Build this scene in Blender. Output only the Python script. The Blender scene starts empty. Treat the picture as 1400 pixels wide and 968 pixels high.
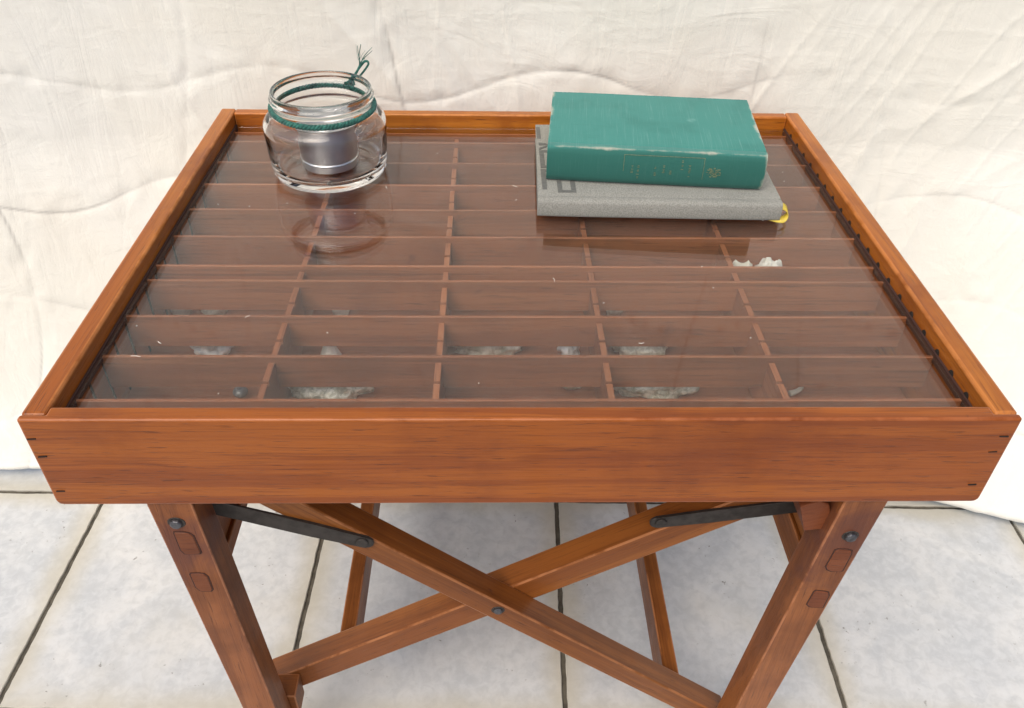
import bpy, bmesh, math, random
import numpy as np
from mathutils import Vector, Matrix, noise as mnoise

random.seed(7)
rng = np.random.default_rng(7)
sc = bpy.context.scene
COL = sc.collection
S = 0.8              # one plan unit (tray width = 0.8 units) in metres
FZ = 0.62            # tray rim above the floor, plan units

# ------------------------------------------------------------------ camera
cam_d = bpy.data.cameras.new('camera')
cam = bpy.data.objects.new('camera', cam_d)
COL.objects.link(cam)
pitch, yaw, roll = 0.674467, 0.0303031, 0.0196978
f = Vector((math.sin(yaw)*math.cos(pitch), math.cos(yaw)*math.cos(pitch), -math.sin(pitch)))
r0 = Vector((math.cos(yaw), -math.sin(yaw), 0))
u0 = r0.cross(f)
rt = r0*math.cos(roll) + u0*math.sin(roll)
up = -r0*math.sin(roll) + u0*math.cos(roll)
M = Matrix((rt, up, -f)).transposed().to_4x4()
M.translation = Vector((-0.0272012, -0.4758677, 0.4470715 + FZ))*S
cam.matrix_world = M
cam_d.sensor_width = 36
cam_d.sensor_fit = 'HORIZONTAL'
cam_d.lens = 1123.139/1400*36
cam_d.clip_start = 0.01
cam_d.clip_end = 200
sc.camera = cam

# ------------------------------------------------------------------ light
SUN_EL, SUN_AZ = math.radians(54), math.radians(208)      # azimuth clockwise from +Y
world = bpy.data.worlds.new('World')
sc.world = world
world.use_nodes = True
wn = world.node_tree
bg = wn.nodes['Background']
sky = wn.nodes.new('ShaderNodeTexSky')
sky.sky_type = 'NISHITA'
sky.sun_disc = False
sky.sun_elevation = SUN_EL
sky.sun_rotation = SUN_AZ
sky.air_density = 1.0
sky.dust_density = 4.0
sky.ozone_density = 0.6
wn.links.new(sky.outputs[0], bg.inputs[0])
bg.inputs[1].default_value = 0.135
sun_d = bpy.data.lights.new('sun', 'SUN')
sun_d.energy = 1.3
sun_d.angle = math.radians(50)
sun_d.color = (1.0, 0.93, 0.83)
sun = bpy.data.objects.new('sun', sun_d)
COL.objects.link(sun)
sd = Vector((math.sin(SUN_AZ)*math.cos(SUN_EL), math.cos(SUN_AZ)*math.cos(SUN_EL), math.sin(SUN_EL)))
sun.rotation_euler = sd.to_track_quat('Z', 'Y').to_euler()
sun.location = (-1, -2, 4)
sc.view_settings.view_transform = 'Standard'
sc.view_settings.look = 'None'
sc.view_settings.exposure = 0.33
sc.view_settings.gamma = 1.0
sc.render.engine = 'CYCLES'
sc.cycles.use_denoising = True
sc.cycles.max_bounces = 20
sc.cycles.transmission_bounces = 16
sc.cycles.transparent_max_bounces = 24
sc.cycles.glossy_bounces = 8
sc.cycles.diffuse_bounces = 6
sc.cycles.caustics_refractive = True
sc.cycles.caustics_reflective = True
sc.cycles.blur_glossy = 0.3
sc.cycles.sample_clamp_indirect = 6

# ------------------------------------------------------------------ node helpers
class NT:
    def __init__(s, name):
        s.m = bpy.data.materials.new(name)
        s.m.use_nodes = True
        s.t = s.m.node_tree
        s.b = s.t.nodes['Principled BSDF']
        s.out = s.t.nodes['Material Output']
    def n(s, typ, **k):
        nd = s.t.nodes.new(typ)
        for a, v in k.items():
            if a.startswith('i_'):
                key = a[2:]
                nd.inputs[int(key) if key.isdigit() else key].default_value = v
            else:
                setattr(nd, a, v)
        return nd
    def l(s, a, b):
        s.t.links.new(a, b)
    def val(s, a, sock):
        if hasattr(a, 'is_output'):
            s.l(a, sock)
        else:
            sock.default_value = a
    def math(s, op, a, b=0.0, c=0.0, clamp=False):
        nd = s.n('ShaderNodeMath', operation=op, use_clamp=clamp)
        for i, v in enumerate((a, b, c)):
            s.val(v, nd.inputs[i])
        return nd.outputs[0]
    def mix(s, fac, a, b):
        nd = s.n('ShaderNodeMix', data_type='RGBA')
        s.val(fac, nd.inputs[0])
        for v, i in ((a, 6), (b, 7)):
            if hasattr(v, 'is_output'):
                s.l(v, nd.inputs[i])
            else:
                nd.inputs[i].default_value = (*v, 1)
        return nd.outputs[2]
    def noise(s, vec, scale, detail=4, rough=0.55, dist=0.0, sc3=None):
        if sc3 is not None:
            mp = s.n('ShaderNodeMapping')
            mp.inputs['Scale'].default_value = sc3
            s.l(vec, mp.inputs[0])
            vec = mp.outputs[0]
        nd = s.n('ShaderNodeTexNoise')
        nd.inputs['Scale'].default_value = scale
        nd.inputs['Detail'].default_value = detail
        nd.inputs['Roughness'].default_value = rough
        nd.inputs['Distortion'].default_value = dist
        s.l(vec, nd.inputs['Vector'])
        return nd.outputs[0]
    def ramp(s, fac, lo, hi):
        nd = s.n('ShaderNodeMapRange', clamp=True, interpolation_type='SMOOTHSTEP')
        s.l(fac, nd.inputs[0])
        nd.inputs[1].default_value = lo
        nd.inputs[2].default_value = hi
        return nd.outputs[0]
    def obj(s, rand=True):
        tc = s.n('ShaderNodeTexCoord')
        if not rand:
            return tc.outputs['Object']
        oi = s.n('ShaderNodeObjectInfo')
        v = s.n('ShaderNodeVectorMath', operation='MULTIPLY_ADD')
        cb = s.n('ShaderNodeCombineXYZ')
        for i, k in enumerate((37.0, 11.3, 23.7)):
            s.l(s.math('MULTIPLY', oi.outputs['Random'], k), cb.inputs[i])
        s.l(tc.outputs['Object'], v.inputs[0])
        v.inputs[1].default_value = (1, 1, 1)
        s.l(cb.outputs[0], v.inputs[2])
        return v.outputs[0]
    def bump(s, h, strength, dist, prev=None):
        nd = s.n('ShaderNodeBump')
        nd.inputs['Strength'].default_value = strength
        nd.inputs['Distance'].default_value = dist
        s.l(h, nd.inputs['Height'])
        if prev is not None:
            s.l(prev, nd.inputs['Normal'])
        return nd.outputs[0]
    def set(s, **k):
        for a, v in k.items():
            sock = s.b.inputs[a.replace('_', ' ')]
            if hasattr(v, 'is_output'):
                s.l(v, sock)
            else:
                sock.default_value = (*v, 1) if isinstance(v, tuple) and len(v) == 3 else v

def wood(name, dark, mid, light, rough=0.34, coat=0.35, blotch=0.5, worn=0.35, stain=(0.06, 0.018, 0.016), stain_x=None):
    w = NT(name)
    v = w.obj()
    warp = w.noise(v, 1.0, 3, 0.5, 0.0, (4, 9, 9))
    cb = w.n('ShaderNodeVectorMath', operation='MULTIPLY_ADD')
    cc = w.n('ShaderNodeCombineXYZ')
    for k in range(3):
        w.l(warp, cc.inputs[k])
    w.l(cc.outputs[0], cb.inputs[0])
    cb.inputs[1].default_value = (0.0, 0.016, 0.016)
    w.l(v, cb.inputs[2])
    v2 = cb.outputs[0]
    g = w.noise(v2, 1.0, 5, 0.62, 0.4, (1.3, 60, 60))
    broad = w.noise(v2, 1.0, 3, 0.5, 0.6, (0.9, 13, 13))
    fib = w.noise(v, 1.0, 4, 0.65, 0.0, (14, 620, 620))
    pore = w.noise(v, 1.0, 2, 0.5, 0.0, (45, 900, 900))
    streak = w.noise(v2, 1.0, 4, 0.6, 0.2, (1.8, 190, 190))
    bl = w.noise(v, 9.0, 5, 0.6)
    bl2 = w.noise(v, 23.0, 5, 0.65, 0.7)
    c = w.mix(w.ramp(broad, 0.36, 0.64), mid, light)
    c = w.mix(w.math('MULTIPLY', w.ramp(g, 0.47, 0.60), 0.6), c, tuple(0.35*a + 0.65*b for a, b in zip(dark, mid)))
    c = w.mix(w.math('MULTIPLY', w.ramp(streak, 0.60, 0.72), 0.5), c, dark)
    c = w.mix(w.math('MULTIPLY', w.ramp(fib, 0.48, 0.70), 0.34), c, dark)
    c = w.mix(w.math('MULTIPLY', w.ramp(pore, 0.62, 0.72), 0.5), c, tuple(x*0.5 for x in dark))
    c = w.mix(w.math('MULTIPLY', w.ramp(bl, 0.50, 0.72), blotch), c, tuple(0.6*a + 0.4*b for a, b in zip(dark, mid)))
    c = w.mix(w.math('MULTIPLY', w.ramp(bl2, 0.66, 0.74), 0.55), c, stain)
    if stain_x is not None:      # iron stain bled into the wood round the bolt
        sx = w.n('ShaderNodeSeparateXYZ')
        w.l(w.obj(False), sx.inputs[0])
        dx = w.math('ABSOLUTE', w.math('SUBTRACT', sx.outputs[0], stain_x))
        dx = w.math('ADD', dx, w.math('MULTIPLY', w.math('SUBTRACT', bl2, 0.5), 0.16))
        c = w.mix(w.math('MULTIPLY', w.math('SUBTRACT', 1.0, w.ramp(dx, 0.0, 0.055)), 0.6), c, (0.075, 0.024, 0.022))
    at = w.n('ShaderNodeAttribute', attribute_name='edge')
    c = w.mix(w.math('MULTIPLY', w.math('MULTIPLY', at.outputs['Fac'], w.ramp(bl2, 0.36, 0.58)), worn), c, tuple(min(1, x*1.5 + 0.06) for x in light))
    oi = w.n('ShaderNodeObjectInfo')
    hsv = w.n('ShaderNodeHueSaturation')
    w.l(w.math('MULTIPLY_ADD', oi.outputs['Random'], 0.26, 0.87), hsv.inputs['Value'])
    w.l(c, hsv.inputs['Color'])
    h = w.math('MULTIPLY_ADD', fib, 0.6, w.math('MULTIPLY', g, 0.6))
    h = w.math('SUBTRACT', h, w.math('MULTIPLY', w.ramp(pore, 0.62, 0.72), 0.5))
    w.set(Base_Color=hsv.outputs[0], Roughness=w.math('MULTIPLY_ADD', bl2, 0.35, rough - 0.16), Specular_IOR_Level=0.2,
          Coat_Weight=coat, Coat_Roughness=0.13, Normal=w.bump(h, 0.35, 0.0010))
    return w.m

WOOD = wood('varnished_wood', (0.080, 0.014, 0.003), (0.245, 0.051, 0.006), (0.345, 0.094, 0.010), coat=0.3, worn=0.35)
WOODG = wood('golden_varnished_wood', (0.095, 0.018, 0.003), (0.300, 0.077, 0.007), (0.42, 0.142, 0.014), blotch=0.7, coat=0.3, worn=0.35)
LEGW = wood('stand_wood', (0.052, 0.013, 0.004), (0.195, 0.060, 0.013), (0.295, 0.104, 0.022), rough=0.42, coat=0.1, blotch=0.7, worn=0.5)
LEGS = wood('stained_leg_wood', (0.060, 0.016, 0.006), (0.210, 0.068, 0.021), (0.295, 0.104, 0.032), rough=0.42, coat=0.1, blotch=0.65, worn=0.5, stain_x=0.160)
INW = wood('aged_divider_wood', (0.090, 0.024, 0.010), (0.275, 0.092, 0.036), (0.35, 0.128, 0.052), rough=0.6, coat=0.0, blotch=0.5, worn=0.35)
PLUG = wood('plug_wood', (0.055, 0.013, 0.006), (0.150, 0.044, 0.017), (0.195, 0.062, 0.023), rough=0.5, coat=0.05, blotch=0.6)

def flat(name, col, rough=0.5, metal=0.0, var=0.0, scale=60, bmp=0.0):
    w = NT(name)
    v = w.obj()
    n1 = w.noise(v, scale, 5)
    c = w.mix(w.math('MULTIPLY', w.ramp(n1, 0.35, 0.7), var), col, tuple(x*0.35 for x in col))
    w.set(Base_Color=c, Roughness=w.math('MULTIPLY_ADD', n1, 0.25, rough - 0.12), Metallic=metal)
    if bmp:
        w.set(Normal=w.bump(n1, bmp, 0.001))
    return w.m

IRON = flat('dark_iron', (0.060, 0.052, 0.046), 0.55, 0.6, 0.5, 120, 0.4)
STEEL = flat('worn_bolt_steel', (0.13, 0.13, 0.14), 0.42, 0.8, 0.8, 220, 0.3)
TINM = flat('brushed_tin', (0.62, 0.62, 0.63), 0.34, 1.0, 0.15, 90, 0.08)
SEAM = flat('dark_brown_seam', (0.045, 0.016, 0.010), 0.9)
SLOT = flat('dark_slot', (0.012, 0.007, 0.005), 0.9)
GROUT = flat('grout', (0.115, 0.104, 0.080), 0.95, 0, 0.7, 90, 0.8)
PAPER = flat('aged_paper', (0.62, 0.56, 0.42), 0.9, 0, 0.25, 40)
INKG = flat('dark_grey_ink', (0.14, 0.142, 0.13), 0.85, 0, 0.3, 300)
GOLD = flat('worn_gold_stamp', (0.15, 0.20, 0.11), 0.6, 0.0, 0.6, 420)
RIB = flat('yellow_ribbon', (0.66, 0.50, 0.06), 0.5, 0, 0.3, 120)
LINT = flat('pale_lint', (0.72, 0.68, 0.6), 0.9)

# ------------------------------------------------------------------ mesh helpers (plan units in, metres out)
def W3(x, y, z):
    return Vector((x, y, z + FZ))*S

def link(name, me, mat, parent=None, mw=None, smooth=False):
    o = bpy.data.objects.new(name, me)
    COL.objects.link(o)
    if mat is not None and not me.materials:
        me.materials.append(mat)
    if smooth:
        for p in me.polygons:
            p.use_smooth = True
    if mw is not None:
        o.matrix_world = mw
    if parent is not None:
        o.parent = parent
        o.matrix_parent_inverse = parent_inv[parent.name]
    if name not in ():
        parent_inv[o.name] = (mw or Matrix()).inverted()
    return o

parent_inv = {}

def empty(name, x, y, z):
    o = bpy.data.objects.new(name, None)
    COL.objects.link(o)
    o.empty_display_size = 0.05
    o.matrix_world = Matrix.Translation(W3(x, y, z))
    parent_inv[o.name] = o.matrix_world.inverted()
    return o

def tag(o, label, cat, group=None):
    o['label'] = label
    o['category'] = cat
    if group:
        o['group'] = group
    return o

def bm_mesh(bm, name):
    me = bpy.data.meshes.new(name)
    bmesh.ops.recalc_face_normals(bm, faces=bm.faces)
    bm.to_mesh(me)
    bm.free()
    return me

def box_mesh(name, sx, sy, sz, bev=0.0015, seg=2, jit=0.0):
    bm = bmesh.new()
    bmesh.ops.create_cube(bm, size=1.0)
    for v in bm.verts:
        v.co = Vector((v.co.x*sx, v.co.y*sy, v.co.z*sz))*S
        if jit:
            v.co += Vector((random.uniform(-jit, jit) for _ in range(3)))*S
    if bev:
        edge_bevel(bm, list(bm.edges), bev*S, seg)
    return bm_mesh(bm, name)

def edge_bevel(bm, edges, off, seg):
    lay = bm.faces.layers.float.get('edge') or bm.faces.layers.float.new('edge')
    r = bmesh.ops.bevel(bm, geom=edges, offset=off, segments=seg, profile=0.5, affect='EDGES')
    for f_ in r['faces']:
        f_[lay] = 1.0

def frame(c, ex, ez):
    ex = Vector(ex).normalized()
    ez = Vector(ez)
    ey = ez.cross(ex).normalized()
    ez = ex.cross(ey)
    m = Matrix((ex, ey, ez)).transposed().to_4x4()
    m.translation = W3(*c)
    return m

def board(name, x0, x1, y0, y1, z0, z1, mat, parent=None, grain='x', bev=0.0015, seg=2):
    """axis-aligned board; local X runs along the grain"""
    c = ((x0+x1)/2, (y0+y1)/2, (z0+z1)/2)
    if grain == 'x':
        return link(name, box_mesh(name, x1-x0, y1-y0, z1-z0, bev, seg), mat, parent, frame(c, (1, 0, 0), (0, 0, 1)))
    if grain == 'y':
        return link(name, box_mesh(name, y1-y0, x1-x0, z1-z0, bev, seg), mat, parent, frame(c, (0, 1, 0), (0, 0, 1)))
    return link(name, box_mesh(name, z1-z0, y1-y0, x1-x0, bev, seg), mat, parent, frame(c, (0, 0, 1), (-1, 0, 0)))

def bar(name, p0, p1, depth_dir, w, d, mat, parent, bev=0.0018):
    """square bar from p0 to p1; d along depth_dir, w across"""
    p0, p1 = Vector(p0), Vector(p1)
    ex = (p1-p0).normalized()
    ey = Vector(depth_dir)
    ez = ex.cross(ey)
    return link(name, box_mesh(name, (p1-p0).length, d, w, bev), mat, parent, frame((p0+p1)/2, ex, ez))

def prism_mesh(name, pts, h, bev=0.0, seg=2, top_only=False):
    """pts: outline in local XY (plan units), extruded 0..h in Z"""
    bm = bmesh.new()
    lo = [bm.verts.new(Vector((x, y, 0))*S) for x, y in pts]
    hi = [bm.verts.new(Vector((x, y, h))*S) for x, y in pts]
    bm.faces.new(lo[::-1])
    bm.faces.new(hi)
    n = len(pts)
    for i in range(n):
        bm.faces.new((lo[i], lo[(i+1) % n], hi[(i+1) % n], hi[i]))
    if bev:
        ed = [e for e in bm.edges if (not top_only) or all(v.co.z > h*S*0.5 for v in e.verts)]
        bmesh.ops.bevel(bm, geom=ed, offset=bev*S, segments=seg, profile=0.5, affect='EDGES')
    return bm_mesh(bm, name)

def lathe_mesh(name, prof, n=96):
    bm = bmesh.new()
    rings = []
    for r, z in prof:
        if r < 1e-6:
            rings.append([bm.verts.new(Vector((0, 0, z))*S)])
        else:
            rings.append([bm.verts.new(Vector((r*math.cos(2*math.pi*i/n), r*math.sin(2*math.pi*i/n), z))*S) for i in range(n)])
    for a, b in zip(rings, rings[1:]):
        for i in range(n):
            j = (i+1) % n
            if len(a) == 1 and len(b) == 1:
                continue
            if len(a) == 1:
                bm.faces.new((a[0], b[j], b[i]))
            elif len(b) == 1:
                bm.faces.new((a[i], a[j], b[0]))
            else:
                bm.faces.new((a[i], a[j], b[j], b[i]))
    return bm_mesh(bm, name)

def tube(bm, pts, r, n=8, closed=False, taper=None):
    pts = [Vector(p) for p in pts]
    rings = []
    N = len(pts)
    prev = None
    for i, p in enumerate(pts):
        a = pts[(i-1) % N] if (closed or i > 0) else p
        b = pts[(i+1) % N] if (closed or i < N-1) else p
        t = (b-a).normalized()
        ref = prev if prev is not None else (Vector((0, 0, 1)) if abs(t.z) < 0.9 else Vector((1, 0, 0)))
        u = (ref - t*ref.dot(t)).normalized()
        prev = u
        w = t.cross(u)
        rr = r*(taper(i/(N-1)) if taper else 1)
        rings.append([bm.verts.new((p + (u*math.cos(2*math.pi*k/n) + w*math.sin(2*math.pi*k/n))*rr)*S) for k in range(n)])
    m = N if closed else N-1
    for i in range(m):
        a, b = rings[i], rings[(i+1) % N]
        for k in range(n):
            bm.faces.new((a[k], a[(k+1) % n], b[(k+1) % n], b[k]))
    if not closed:
        bm.faces.new(rings[0][::-1])
        bm.faces.new(rings[-1])

def spline(pts, n=24):
    """Catmull-Rom through pts"""
    P = [Vector(p) for p in pts]
    P = [2*P[0]-P[1]] + P + [2*P[-1]-P[-2]]
    out = []
    for i in range(1, len(P)-2):
        for k in range(n):
            t = k/n
            a, b, c, d = P[i-1], P[i], P[i+1], P[i+2]
            out.append(0.5*((2*b) + (c-a)*t + (2*a-5*b+4*c-d)*t*t + (3*b-a-3*c+d)*t**3))
    out.append(P[-2])
    return out

# ------------------------------------------------------------------ floor (setting)
def tile_material():
    w = NT('glazed_stone_tile')
    tc = w.n('ShaderNodeTexCoord')
    oi = w.n('ShaderNodeObjectInfo')
    vm = w.n('ShaderNodeVectorMath', operation='ADD')
    w.l(tc.outputs['Object'], vm.inputs[0])
    w.l(oi.outputs['Location'], vm.inputs[1])
    v = vm.outputs[0]
    a = w.noise(v, 9, 6, 0.62, 0.6)
    b = w.noise(v, 34, 6, 0.6, 0.3)
    d = w.noise(v, 4, 4, 0.6)
    sp = w.noise(v, 130, 3, 0.6)
    spm = w.noise(v, 14, 3, 0.5)
    peb = w.noise(v, 85, 5, 0.65, 0.5)
    c = w.mix(w.ramp(a, 0.32, 0.68), (0.475, 0.50, 0.515), (0.605, 0.615, 0.605))
    c = w.mix(w.math('MULTIPLY', w.ramp(b, 0.45, 0.65), 0.55), c, (0.455, 0.48, 0.495))
    c = w.mix(w.math('MULTIPLY', w.ramp(peb, 0.45, 0.66), 0.35), c, (0.64, 0.66, 0.665))
    c = w.mix(w.math('MULTIPLY', w.ramp(peb, 0.52, 0.34), 0.3), c, (0.40, 0.42, 0.43))
    c = w.mix(w.math('MULTIPLY', w.ramp(d, 0.5, 0.75), 0.5), c, (0.53, 0.505, 0.43))
    # cream dirt held along the tile edges
    sx = w.n('ShaderNodeSeparateXYZ')
    w.l(tc.outputs['Object'], sx.inputs[0])
    half = TILE*S/2
    ex = w.math('SUBTRACT', half, w.math('ABSOLUTE', sx.outputs[0]))
    ey = w.math('SUBTRACT', half, w.math('ABSOLUTE', sx.outputs[1]))
    e = w.math('ADD', w.math('MINIMUM', ex, ey), w.math('MULTIPLY', w.math('SUBTRACT', a, 0.5), 0.05))
    em = w.math('SUBTRACT', 1.0, w.ramp(e, 0.0, 0.036))
    c = w.mix(w.math('MULTIPLY', em, 0.62), c, (0.47, 0.43, 0.32))
    pits = w.math('MULTIPLY', w.ramp(sp, 0.64, 0.72), w.ramp(spm, 0.50, 0.62))
    c = w.mix(w.math('MULTIPLY', pits, 0.85), c, (0.16, 0.15, 0.13))
    w.set(Base_Color=c, Roughness=w.math('MULTIPLY_ADD', b, 0.3, 0.28), Specular_IOR_Level=0.4)
    h = w.math('SUBTRACT', w.math('MULTIPLY', a, 0.8), pits)
    w.set(Normal=w.bump(h, 0.25, 0.002))
    return w.m

TILE, GAP = 0.382, 0.0070
TILEM = tile_material()
rot = math.radians(-1.55)
cr, sr = math.cos(rot), math.sin(rot)
fl_me = bpy.data.meshes.new('floor')
n_ = 6.0
fl_me.from_pydata([tuple(Vector(p)*S) for p in ((-n_, -n_, 0), (n_, -n_, 0), (n_, n_, 0), (-n_, n_, 0))], [], [(0, 1, 2, 3)])
floor = link('floor', fl_me, GROUT, None, Matrix.Translation(W3(0, 0, -FZ - 0.004)))
floor['kind'] = 'structure'
floor['label'] = 'patio floor of pale grey square tiles with dark grout'
tile_me = []
for k in range(4):
    bm = bmesh.new()
    n = 40
    s = TILE - GAP
    ring = []
    for side in range(4):
        for i in range(n):
            t = i/n - 0.5
            j = 0.0012*mnoise.noise(Vector((k*9.1 + side*3.3, i*0.9, 0.5)))
            p = Vector((t*s, -s/2 + j, 0))
            ring.append(Matrix.Rotation(side*math.pi/2, 3, 'Z') @ p)
    top = [bm.verts.new(Vector((p.x*0.995, p.y*0.995, 0.004))*S) for p in ring]
    mid = [bm.verts.new(Vector((p.x, p.y, 0.0028))*S) for p in ring]
    bot = [bm.verts.new(Vector((p.x, p.y, -0.003))*S) for p in ring]
    bm.faces.new(top)
    for i in range(4*n):
        j = (i+1) % (4*n)
        bm.faces.new((mid[i], mid[j], top[j], top[i]))
        bm.faces.new((bot[i], bot[j], mid[j], mid[i]))
    tile_me.append(bm_mesh(bm, 'tile'))
# grout cross near (0.083, 0.455) on the floor
GX, GY = 0.0815, 0.4585
for i in range(-5, 5):
    for j in range(-6, 3):
        lx, ly = (i+0.5)*TILE, (j+0.5)*TILE
        x = GX + lx*cr - ly*sr
        y = GY + lx*sr + ly*cr
        mw = Matrix.Translation(W3(x, y, -FZ - 0.004)) @ Matrix.Rotation(rot, 4, 'Z')
        link('tile', tile_me[(i*3 + j*5) % 4], TILEM, floor, mw)

# ------------------------------------------------------------------ quilt backdrop
def vnoise(x, y, seed):
    """smooth value noise on numpy arrays"""
    xi, yi = np.floor(x).astype(int), np.floor(y).astype(int)
    fx, fy = x-xi, y-yi
    fx, fy = fx*fx*(3-2*fx), fy*fy*(3-2*fy)
    def h(a, b):
        q = np.sin(a*127.1 + b*311.7 + seed*74.7)*43758.5453
        return q-np.floor(q)
    return ((h(xi, yi)*(1-fx) + h(xi+1, yi)*fx)*(1-fy) + (h(xi, yi+1)*(1-fx) + h(xi+1, yi+1)*fx)*fy)*2-1

def quilt_material():
    w = NT('cream_cotton_quilt')
    tc = w.n('ShaderNodeTexCoord')
    v = tc.outputs['Object']
    big = w.noise(v, 3.2, 4, 0.55)
    st = w.noise(v, 7.5, 3, 0.5)
    wr = w.noise(v, 1.0, 5, 0.6, 1.2, (30, 30, 5))
    wr2 = w.noise(v, 1.0, 4, 0.6, 1.6, (12, 12, 26))
    weave = w.noise(v, 900, 2, 0.5)
    c = w.mix(w.ramp(big, 0.35, 0.65), (0.755, 0.742, 0.665), (0.795, 0.79, 0.732))
    c = w.mix(w.math('MULTIPLY', w.ramp(st, 0.55, 0.75), 0.45), c, (0.735, 0.70, 0.615))
    at = w.n('ShaderNodeAttribute', attribute_name='stitch')
    c = w.mix(at.outputs['Fac'], c, (0.34, 0.325, 0.30))
    h = w.math('MULTIPLY_ADD', wr, 1.0, w.math('MULTIPLY', wr2, 0.7))
    nb = w.bump(h, 0.30, 0.006)
    nb = w.bump(weave, 0.2, 0.0006, nb)
    w.set(Base_Color=c, Roughness=0.9, Normal=nb, Sheen_Weight=0.25, Specular_IOR_Level=0.15)
    return w.m

def make_quilt():
    xs = np.concatenate([np.linspace(-1.5, -0.98, 50), np.linspace(-0.976, 0.976, 610), np.linspace(0.98, 1.5, 50)])
    zs = np.concatenate([np.linspace(0.0, 0.80, 300), np.linspace(0.81, 1.85, 90)])     # height above the floor
    X, Z = np.meshgrid(xs, zs)
    sm = lambda a, lo, hi: (lambda t: t*t*(3-2*t))(np.clip((a-lo)/(hi-lo), 0, 1))
    foot = 0.170 + 0.004*np.sin(X*5) - 0.05*sm(-X, -0.5, 0.0)*sm(X, -0.5, 0.0)
    foot = foot + 0.155*sm(X, 0.45, 0.95)
    low = np.clip((0.56-Z)/0.56, 0, 1)
    Y = 0.672 - foot*low**1.35
    Y -= 0.045*sm(np.abs(X), 0.45, 1.0)*sm(Z, 0.0, 0.5)
    # hem rolls under
    hem = np.clip((0.035-Z)/0.035, 0, 1)
    Y += 0.03*hem**2
    # soft drape folds, leaning
    nx = X + 0.30*(Z-0.6)
    Y += 0.006*vnoise(nx*5.0, Z*1.2, 1) + 0.0024*vnoise(nx*12.0, Z*2.0, 2)
    falloff = sm(Z, 0.0, 0.12)
    Y += (0.012*vnoise(X*3.0+4, Z*2.0, 3))*falloff*sm(np.abs(X), 0.42, 0.6)
    # creases
    a1 = vnoise(X*15 + Z*5, Z*3.2 - X*1.5, 4)
    a2 = vnoise(X*11 - Z*12, Z*5 + X*5, 5)
    a3 = vnoise(X*40 + Z*10, Z*7 - X*2, 6)
    ridge = lambda q: (1-np.abs(q))**4
    Y -= 0.0006*ridge(a1) + 0.0004*ridge(a2) + 0.0004*ridge(a3)
    lean = np.where(X > 0.2, 0.55, -0.25 + 0.5*X)*(Z-0.5)
    for fr, vz, am, sd_, pw in ((9, 1.8, .0026, 21, 8), (19, 2.6, .0022, 22, 8), (36, 4.0, .0015, 23, 6)):
        q_ = vnoise((X-lean)*fr + 0.5*vnoise(X*5, Z*5, sd_+9), Z*vz + X*0.7, sd_)
        gate = np.clip(0.5 + 0.9*vnoise(X*3.3, Z*3.3, sd_+3), 0, 1)
        Y -= am*gate*(1-np.abs(q_))**pw
    for fr, vz, am, sd_, pw in ((5, 20, .0004, 31, 9), (9, 33, .0004, 32, 8)):
        q_ = vnoise(X*fr + Z*2, Z*vz + 4*vnoise(X*2, Z*2, 40), sd_)
        gate = np.clip(0.2 + 0.9*vnoise(X*4, Z*4, sd_+3), 0, 1)
        Y -= am*gate*(1-np.abs(q_))**pw
    # quilting lines
    dist = np.full_like(X, 9.0)
    wob = 0.010*vnoise(X*6, Z*6, 8) + 0.009*vnoise(X*1.7+3, Z*2.1, 18)
    rows = [(-0.50, 0.30), (-0.31, 1.2), (-0.145, 2.4), (0.021, 0.0), (0.19, 1.1), (0.36, 2.0), (0.53, 0.4), (0.7, 1.5), (0.87, 0.2), (1.04, 2.2)]
    for z0, ph in rows:
        ln = (z0 + FZ) + 0.023*np.sin(2*np.pi*(X-0.03)/0.385 + ph + 1.2) + wob
        dist = np.minimum(dist, np.abs(Z-ln))
    for x0, ln_ in ((-0.79, 0.05), (-0.47, 0.03), (-0.16, 0.02), (0.325, 0.018), (0.535, 0.03), (0.84, 0.04)):
        xx = x0 + ln_*np.sin(Z*7 + x0*9) + wob*0.6
        dist = np.minimum(dist, np.abs(X-xx))
    puff = 1-np.exp(-(dist/0.007)**1.2)
    show = np.clip(0.6 + 0.7*vnoise(X*3.1, Z*3.1, 19), 0.2, 1)
    Y -= 0.0022*puff*show
    pk = np.exp(-(dist/0.02)**2)
    Y -= 0.0017*pk*vnoise(X*48, Z*34, 9)
    worn = np.clip(0.35 + 0.9*vnoise(X*9, Z*9, 10), 0, 1)*(0.3 + 0.7*show)
    stitch = np.exp(-(dist/0.0020)**2)*worn*0.75
    Zw = Z + 0.006*hem*0
    Zw = np.where(Z < 0.036, 0.012 + (Z/0.036)*0.024, Z) - 0.004
    # scalloped hem: right end trails lower and flatter, left rides a little off the tiles
    verts = np.stack([X*S, Y*S, (Zw + 0.002)*S], -1).reshape(-1, 3)
    ny, nxn = X.shape
    idx = np.arange(ny*nxn).reshape(ny, nxn)
    faces = np.stack([idx[:-1, :-1], idx[:-1, 1:], idx[1:, 1:], idx[1:, :-1]], -1).reshape(-1, 4)
    me = bpy.data.meshes.new('quilt')
    me.from_pydata(verts.tolist(), [], faces.tolist())
    at = me.attributes.new('stitch', 'FLOAT', 'POINT')
    at.data.foreach_set('value', stitch.reshape(-1).astype(np.float32))
    o = link('quilt', me, quilt_material(), None, Matrix.Identity(4), True)
    md = o.modifiers.new('thickness', 'SOLIDIFY')
    md.thickness = 0.010
    md.offset = -1.0
    tag(o, 'cream stitched cotton quilt hung behind the table and trailing on the floor', 'quilt')
    return o
make_quilt()

# ------------------------------------------------------------------ the table
T = empty('display_table', 0, 0.31, -FZ)
tag(T, 'orange-brown wooden display table with a divided glass-covered tray on crossed legs', 'table')
D, HB = 0.624, 0.1
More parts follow.
